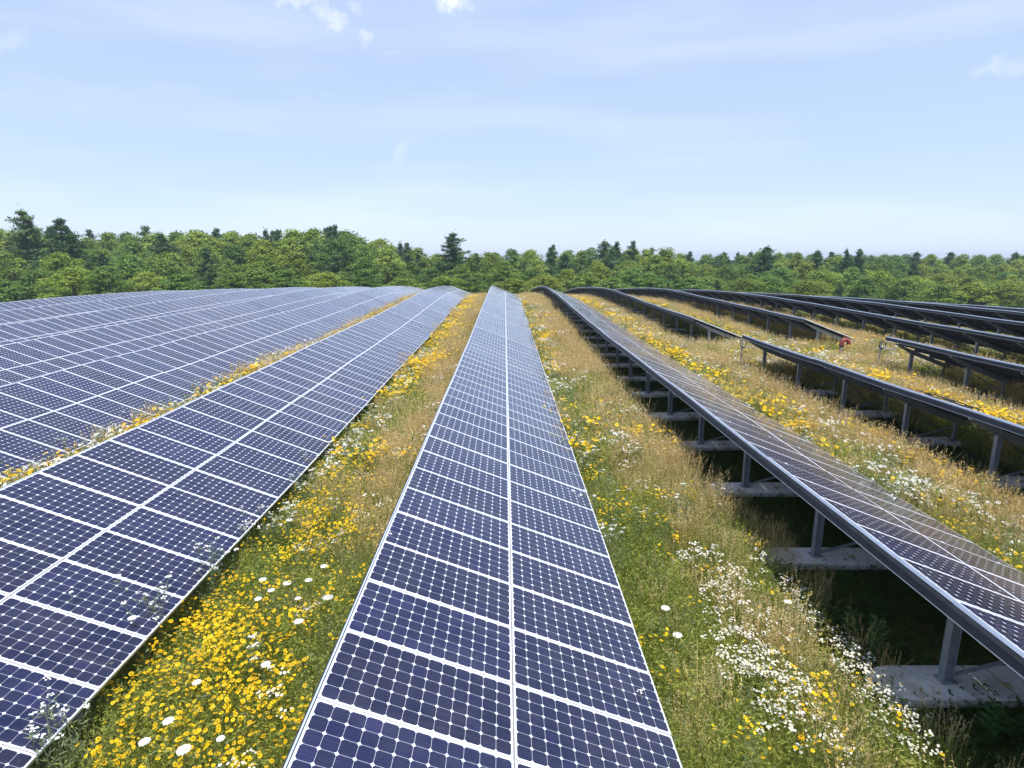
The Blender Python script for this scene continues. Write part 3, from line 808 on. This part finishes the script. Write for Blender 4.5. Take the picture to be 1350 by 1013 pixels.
# ------------------------------------------------------------------ individual plants
def lace_plant(u, v, h, lab, head=.055, nheads=1):
    p = at_z(u, v, h); z = T(p.x, p.y); r_ = empty('lace_flower', (p.x, p.y, z)); H = h - z
    b = MB(); ln = (random.uniform(-.05, .05), random.uniform(-.05, .05))
    b.tube([(-ln[0], -ln[1], -.05), (-ln[0]*.4, -ln[1]*.4, H*.5), (0, 0, H-.02)], [.005, .004, .0035], 5)
    for k in range(8):
        a = 2*PI*k/8; b.tube([(0, 0, H-.035), (head*.7*math.cos(a), head*.7*math.sin(a), H-.006)], .0015, 4)
    link('stem', b.mesh('stem', M['green']), r_)
    P = np.array([(0, 0, H*f) for f in np.linspace(.15, .8, 22)]); L = leafquads(P, .13, .12, .6)
    link('leaves', quads_mesh('leaves', L, M['greygreen']), r_)
    fl = []
    for k in range(85):
        a = k*2.39996; rr = head*math.sqrt((k+.5)/85); zz = H + .012*(1-(rr/head)**2) + random.uniform(-.003, .003)
        nr = np.array([math.cos(a)*rr/head*.5 + .1, math.sin(a)*rr/head*.5-.1, 1]); fl += disc(np.array([rr*math.cos(a), rr*math.sin(a), zz]), nr, .0075)
    link('flower_head', quads_mesh('flower_head', np.array(fl), M['white']), r_)
    tag(r_, lab, 'flower', 'large white lace flowers'); return r_
LACE = [(395, 817, .74, 'round white lace flower alone on green grass left of the centre row', .07),
 (352, 873, .72, 'white lace flower at the right rim of the near yellow patch', .06),
 (225, 946, .78, 'white lace flower inside the thick yellow patch, bottom left', .06),
 (194, 973, .78, 'white lace flower among yellow daisies, nearest the left row edge', .058),
 (245, 984, .80, 'largest white lace flower, lowest in the bottom left yellow patch', .072),
 (262, 896, .74, 'white lace flower in the middle height of the yellow patch', .05),
 (293, 970, .70, 'small white lace flower right of the bottom yellow patch', .042),
 (380, 767, .74, 'white lace flower in the loose cluster, second from its right end', .065),
 (348, 762, .74, 'white lace flower at the left end of the loose cluster', .06),
 (359, 776, .72, 'white lace flower just below the left end of the loose cluster', .055),
 (342, 787, .72, 'white lace flower lowest left of the loose cluster', .055),
 (408, 763, .74, 'white lace flower near the upper right of the loose cluster', .06),
 (433, 786, .70, 'broad white lace flower closest to the centre row edge', .085),
 (428, 745, .74, 'white lace flower topmost right of the loose cluster', .06),
 (383, 684, .76, 'far white lace flower above the loose cluster in yellow blooms', .07),
 (394, 787, .70, 'small white lace flower in the middle of the green cluster', .045),
 (178, 811, .98, 'white lace flower leaning over the left panel row edge', .055),
 (878, 803, .80, 'white lace flower right of the centre row, the farther of two', .065),
 (894, 839, .80, 'white lace flower right of the centre row, the nearer of two', .065),
 (1041, 796, .82, 'white lace flower beside the shade below the raised right row', .055)]
for u, v, h, lab, hd in LACE: lace_plant(u, v, h, lab, hd*.84)

def feather_plant(u, v, h, lab, n=9):
    p = at_z(u, v, h); z = T(p.x, p.y); r_ = empty('feathery_weed', (p.x, p.y, z))
    V, mi = umbel_sprig(n, h*1.22 - z, .11, 40); V = V.copy()
    mi = np.array(mi); link('stems', quads_mesh('stems', V[mi == 0], M['greygreen']), r_); FV = V[mi == 1]
    for q in range(0, len(FV), 9): link('flower_head', quads_mesh('flower_head', FV[q:q+9], M['white']), r_)
    tag(r_, lab, 'weed', 'weeds poking over panel edges')
feather_plant(280, 728, 1.0, 'grey green feathery weed poking over the left row edge, upper one', 12)
feather_plant(190, 790, 1.0, 'feathery weed with white heads reaching over the left row edge', 13)
feather_plant(62, 948, 1.0, 'feathery weed over the left row edge in the bottom left corner', 12)
feather_plant(130, 780, 1.12, 'thin tall weed sprig standing farthest over the left row panels', 5)
def broad_plant(u, v, h, lab, s_=1.0):
    p = at_z(u, v, h); z = T(p.x, p.y); r_ = empty('broadleaf_plant', (p.x, p.y, z)); H = h - z
    b = MB(); b.tube([(0, 0, -.05), (0, 0, H)], [.008, .005], 6); link('stem', b.mesh('stem', M['broadleaf']), r_)
    b = MB()
    for k in range(14):
        zz = H*(.35 + .65*k/13); a = k*PI/2 + .3*random.random() + (k//2 % 2)*.8; L = .17*s_*(1.1 - .4*k/13)
        d = Vector((math.cos(a), math.sin(a), .35)).normalized(); e = Vector((-math.sin(a), math.cos(a), 0)); up = Vector((0, 0, 1)); c_ = Vector((0, 0, zz)); w_ = .042*s_
        P = [c_, c_+d*L*.3+e*w_, c_+d*L*.7+e*w_*.8-up*.01, c_+d*L-up*.04, c_+d*L*.7-e*w_*.8-up*.01, c_+d*L*.3-e*w_, c_+d*L*.35-up*.012, c_+d*L*.7-up*.03]
        b.add([tuple(q) for q in P], [(0,1,6),(1,2,7,6),(2,3,7),(3,4,7),(4,5,6,7),(5,0,6)])
    link('leaves', b.mesh('leaves', M['broadleaf']), r_)
    tag(r_, lab, 'plant', 'broad leaved plants in the shade')
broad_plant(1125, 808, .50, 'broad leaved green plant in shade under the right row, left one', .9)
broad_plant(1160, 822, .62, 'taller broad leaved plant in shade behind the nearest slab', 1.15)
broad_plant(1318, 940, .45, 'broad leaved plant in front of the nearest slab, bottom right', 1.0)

# ------------------------------------------------------------------ trees
def broad_tree(seed, H=12, Wd=8, base=.18, nb=34, per=210, ls=.42, airy=0):
    r = np.random.default_rng(seed)
    # blob centres spread over the envelope
    C = []; Rr = []
    for i in range(nb):
        f = (i + .5) / nb; zz = base + (1-base)*f
        env = math.sin(PI * min(1, (f*.86+.14))**.8) ** .6
        a = i * 2.39996 + r.uniform(-.5, .5); rr = Wd/2*env*r.uniform(.3, 1.02)
        if f > .9: rr *= .5
        C.append((rr*math.cos(a), rr*math.sin(a), H*(zz*.93))); Rr.append(r.uniform(.5, 1.35) * Wd/8)
    C = np.array(C); Rr = np.array(Rr)
    P = []; Nn = []
    for c, rad in zip(C, Rr):
        d = r.normal(0, 1, (per, 3)); d /= np.linalg.norm(d, axis=1)[:, None]; d[:, 2] = np.where(d[:, 2] < -.35, -d[:, 2], d[:, 2])
        q = r.uniform(.72 - airy, 1.08, per)[:, None]
        P.append(c + d*q*rad*np.array([1, 1, .78])); Nn.append(d)
    P = np.concatenate(P); Nn = np.concatenate(Nn)
    # leaf sprays: quads facing roughly outwards/up with jitter
    nrm = Nn*.8 + np.array([0, 0, .5]) + r.normal(0, .55, P.shape); nrm /= np.linalg.norm(nrm, axis=1)[:, None]
    a_ = np.cross(nrm, r.normal(0, 1, P.shape)); a_ /= np.linalg.norm(a_, axis=1)[:, None]; b_ = np.cross(nrm, a_)
    s = ls*r.uniform(.5, 1.25, len(P))[:, None]
    Q = np.stack([P-a_*s*.5, P-b_*s*.36+nrm*s*.08, P+a_*s*.5, P+b_*s*.36+nrm*s*.08], 1)
    crown = quads_mesh('crown', Q, M['oak'])
    b = MB(); lean = r.normal(0, .25, 2)
    b.tube([(0,0,-1), (lean[0]*.3, lean[1]*.3, H*.3), (lean[0], lean[1], H*.6), (lean[0]*1.2, lean[1]*1.2, H*.85)], [.26, .2, .12, .04], 8)
    for i in range(9):
        z0 = H*r.uniform(.2, .6); j = r.integers(0, nb); e = C[j]
        b.tube([(lean[0]*z0/H, lean[1]*z0/H, z0), (e[0]*.5, e[1]*.5, (z0+e[2])/2), tuple(e)], [.09, .06, .02], 5)
    return crown, b.mesh('trunk', M['bark'], True), H
def pine_tree(seed, H=16, Wd=7, base=.2, tiers=13, ls=.40, ragged=.35, fl=.55):
    r = np.random.default_rng(seed); P = []; b = MB()
    b.tube([(0,0,-1), (0,0,H*.5), (.1,.05,H*.97)], [.26, .17, .03], 8)
    for i in range(tiers):
        f = i/(tiers-1); z00 = H*(base + (1-base)*f*.97); L = Wd/2*(1-f**1.7*.90)*(.65+.35*min(1, f*3+.3))*r.uniform(.7, 1.12)
        nbm = 7 if f < .8 else 6
        for k in range(nbm):
            z = z00 + r.normal(0, .38)*H/16*(1 if f < .93 else .3)
            a = r.uniform(0, 2*PI); l = L*r.uniform(1-ragged*1.3, 1.12); up = l*r.uniform(.05, .5)
            tip = np.array([l*math.cos(a), l*math.sin(a), z+up]); st = np.array([0, 0, z])
            b.tube([tuple(st), tuple((st+tip)/2-np.array([0,0,.05])), tuple(tip)], [.05, .035, .012], 4)
            n = int(18 + 24*l)
            g_ = r.uniform(.12, 1.04, n)**.7
            p = st + (tip-st)*g_[:, None]; wd = .22 + .30*l*.5*np.sin(PI*np.clip(g_, .1, .95))
            off = r.normal(0, 1, (n, 3))*np.stack([wd, wd, wd*.0+.17], -1)*.8; P.append(p+off)
    P.append(np.array([0, 0, H*.97]) + r.normal(0, 1, (40, 3))*np.array([.2, .2, .42]))
    P = np.concatenate(P)
    nrm = np.array([0, 0, .9]) + r.normal(0, .6, P.shape); nrm /= np.linalg.norm(nrm, axis=1)[:, None]
    a_ = np.cross(nrm, r.normal(0, 1, P.shape)); a_ /= np.linalg.norm(a_, axis=1)[:, None]; b_ = np.cross(nrm, a_)
    s = ls*r.uniform(.6, 1.25, len(P))[:, None]
    Q = np.stack([P-a_*s*.55, P-b_*s*.25, P+a_*s*.55, P+b_*s*.25], 1)
    Q = np.concatenate([Q, Q[:, :, :] + r.normal(0, .12, (len(P), 1, 3))])
    return quads_mesh('crown', Q, M['pine']), b.mesh('trunk', M['bark'], True), H
BT = [broad_tree(s, 12, w_, base, nb, 130, ls, ai) for s, w_, base, nb, ls, ai in
      ((1, 8.8, .08, 64, .36, .1), (2, 7.6, .06, 56, .34, .15), (3, 9.8, .1, 74, .36, .1), (4, 6.8, .06, 50, .33, .2), (5, 8.6, .05, 60, .40, .1), (6, 10.2, .1, 80, .35, .15), (7, 7.6, .06, 46, .32, .35), (8, 9.0, .04, 62, .37, .2))]
PTs = [pine_tree(s, 16, w_, base, ti, .36, rg) for s, w_, base, ti, rg in ((11, 10.5, .12, 20, .45), (12, 9.0, .15, 18, .6), (13, 11.5, .08, 22, .5), (14, 9.5, .2, 17, .7), (15, 10, .1, 19, .6))]

SIL = [(-200, 306), (0, 300), (60, 298), (90, 303), (130, 306), (190, 299), (280, 301), (330, 304), (400, 304), (440, 303), (500, 313), (540, 322), (565, 333), (640, 329), (690, 328), (720, 324), (800, 323), (860, 325), (905, 332), (940, 346), (985, 338), (1000, 331), (1060, 333), (1100, 337), (1180, 337), (1210, 343), (1270, 343), (1290, 350), (1350, 341), (1550, 338)]
def sil(u): return float(np.interp(u, [p[0] for p in SIL], [p[1] for p in SIL]))
trees = []
def put_tree(u, vtop, D, kind, tone, line, wscale=1.0, special=None):
    p = at_depth(u, vtop, D); zb = T(p.x, p.y) - .3; H = p.z - zb
    src = (PTs if kind == 'pine' else BT); i = random.randrange(len(src))
    crown, trunk, h0 = src[i]
    s_ = max(H, 5) / h0
    r_ = empty('pine_tree' if kind == 'pine' else 'broadleaf_tree', (p.x, p.y, zb), random.uniform(0, 2*PI))
    sx = s_*wscale*random.uniform(1.0, 1.3) if kind == 'pine' else max(s_*.95, 1.0)*wscale*random.uniform(1.0, 1.3)
    r_.scale = (sx, sx, s_)
    c = link('crown', crown, r_); c.color = (*tone, 1); link('trunk', trunk, r_)
    trees.append((u, kind, line, r_, special, tone)); return r_
TONES = [((1.0, 1.0, 1.0), 'mid green'), ((1.35, 1.25, 1.0), 'light green'), ((.75, .85, .9), 'dark green'), ((1.45, 1.3, 1.35), 'pale green'), ((1.2, 1.05, .8), 'olive green'), ((.9, 1.05, 1.15), 'cool green')]
tname = {t_[0]: t_[1] for t_ in TONES}
rd = random.Random(3)
def run(line, step, D0, D1, dv0, dv1, ppine, hgt=1.0):
    u = -150 + rd.uniform(0, step)
    while u < 1500:
        D = rd.uniform(D0, D1) * (1 + .10*(u/1350)); v = sil(u) + (392 - sil(u))*rd.uniform(dv0, dv1)
        if line in ('rear', 'hindmost'): v = min(v, 335)
        if line == 'hindmost' and u < 880: u += 20; continue
        pp = ppine(u); kind = 'pine' if rd.random() < pp else 'broad'
        if kind == 'pine': tone = rd.choice([TONES[0][0], TONES[2][0], TONES[3][0] if u < 450 else TONES[0][0]]); w_ = .92; v -= 2
        else: tone = rd.choice([t_[0] for t_ in TONES]); w_ = 1.25 if line in ('inner', 'front') else 1.05
        put_tree(u, v, D, kind, tone, line, w_)
        u += step*rd.uniform(.75, 1.25)*(.75 if kind == 'pine' else 1)
run('hindmost', 30, 228, 246, 0, .08, lambda u: .2)
run('rear', 27, 196, 212, 0, .08, lambda u: .3)
run('back', 27, 172, 186, -.05, .12, lambda u: .6 if 700 < u < 930 else (.42 if u < 480 or 980 < u < 1180 else .12))
run('middle', 36, 150, 164, .08, .30, lambda u: .22 if u < 450 or 700 < u < 900 else .06)
run('inner', 46, 134, 146, .27, .46, lambda u: .2 if u < 450 else .06)
run('front', 44, 114, 128, .50, .72, lambda u: .12)
PINE_TALL = put_tree(597, 308, 158, 'pine', TONES[2][0], 'lone', 1.25, 'tall dark pine standing alone above the woods near the centre')
put_tree(35, 279, 150, 'pine', TONES[3][0], 'left', 1.15, 'tallest wide pine at the far left of the woods')
put_tree(84, 290, 146, 'pine', TONES[0][0], 'left2', 1.0, 'tall narrow pine just right of the tallest left pine')
put_tree(442, 298, 170, 'pine', TONES[2][0], 'mid', .7, 'small dark pine tip sticking up from the left wood ridge')
put_tree(1013, 326, 165, 'pine', TONES[2][0], 'right', 1.25, 'broad dark pine group crown rising right of the dip in the woods')
put_tree(1120, 329, 165, 'pine', TONES[2][0], 'right2', .6, 'small pine tip, left of a pair above the right woods')
put_tree(1137, 329, 165, 'pine', TONES[2][0], 'right3', .6, 'small pine tip, right of a pair above the right woods')
# unique labels: counted from landmarks in the photo
ords = ['first', 'second', 'third', 'fourth', 'fifth', 'sixth', 'seventh', 'eighth', 'ninth', 'tenth', 'eleventh', 'twelfth', 'thirteenth', 'fourteenth', 'fifteenth', 'sixteenth', 'seventeenth', 'eighteenth', 'nineteenth', 'twentieth']
LM = [(-999, 0, 'from the left picture edge'), (300, 0, 'right of the left rows seam bend'), (597, 0, 'right of the lone tall pine'), (885, 0, 'right of the small red vent'), (1137, 0, 'right of the paired pine tips')]
LM = [(-999, 'from the far left'), (597, 'right of the lone tall pine'), (885, 'right of the far red vent'), (1137, 'right of the paired pine tips')]
cnt = {}
for u, kind, line, o, special, tone in sorted(trees, key=lambda q: q[0]):
    if special: o['label'] = special
    else:
        lm = [l for l in LM if u >= l[0]][-1][1]
        key = (kind, line, lm); cnt[key] = cnt.get(key, 0) + 1
        o['label'] = '%s %s, %s in the %s line %s' % (tname[tone], 'pine' if kind == 'pine' else 'leafy tree', ords[min(cnt[key], 20)-1], line + ' tree' if line != 'hindmost' else 'hindmost tree', lm)
    o['category'] = 'pine tree' if kind == 'pine' else 'tree'
    o['group'] = 'trees of the woods behind the solar field'
SC.cycles.use_denoising = True
SC.cycles.max_bounces = 6; SC.cycles.transparent_max_bounces = 4

hm = bpy.data.materials.new('thin_air'); hm.use_nodes = True; ht = hm.node_tree; ht.nodes.clear()
ho = ht.nodes.new('ShaderNodeOutputMaterial'); hp = ht.nodes.new('ShaderNodeVolumePrincipled')
hp.inputs['Density'].default_value = .0003; hp.inputs['Color'].default_value = (.72, .86, 1, 1); hp.inputs['Anisotropy'].default_value = .2
ht.links.new(hp.outputs[0], ho.inputs['Volume'])
b = MB(); b.box((-1510, -410, -12.5), (1510, 2510, 14)); hz = link('haze', b.mesh('haze', hm)); tag(hz, 'thin summer haze in the air before the woods', 'haze', kind='stuff')
SC.cycles.volume_bounces = 0
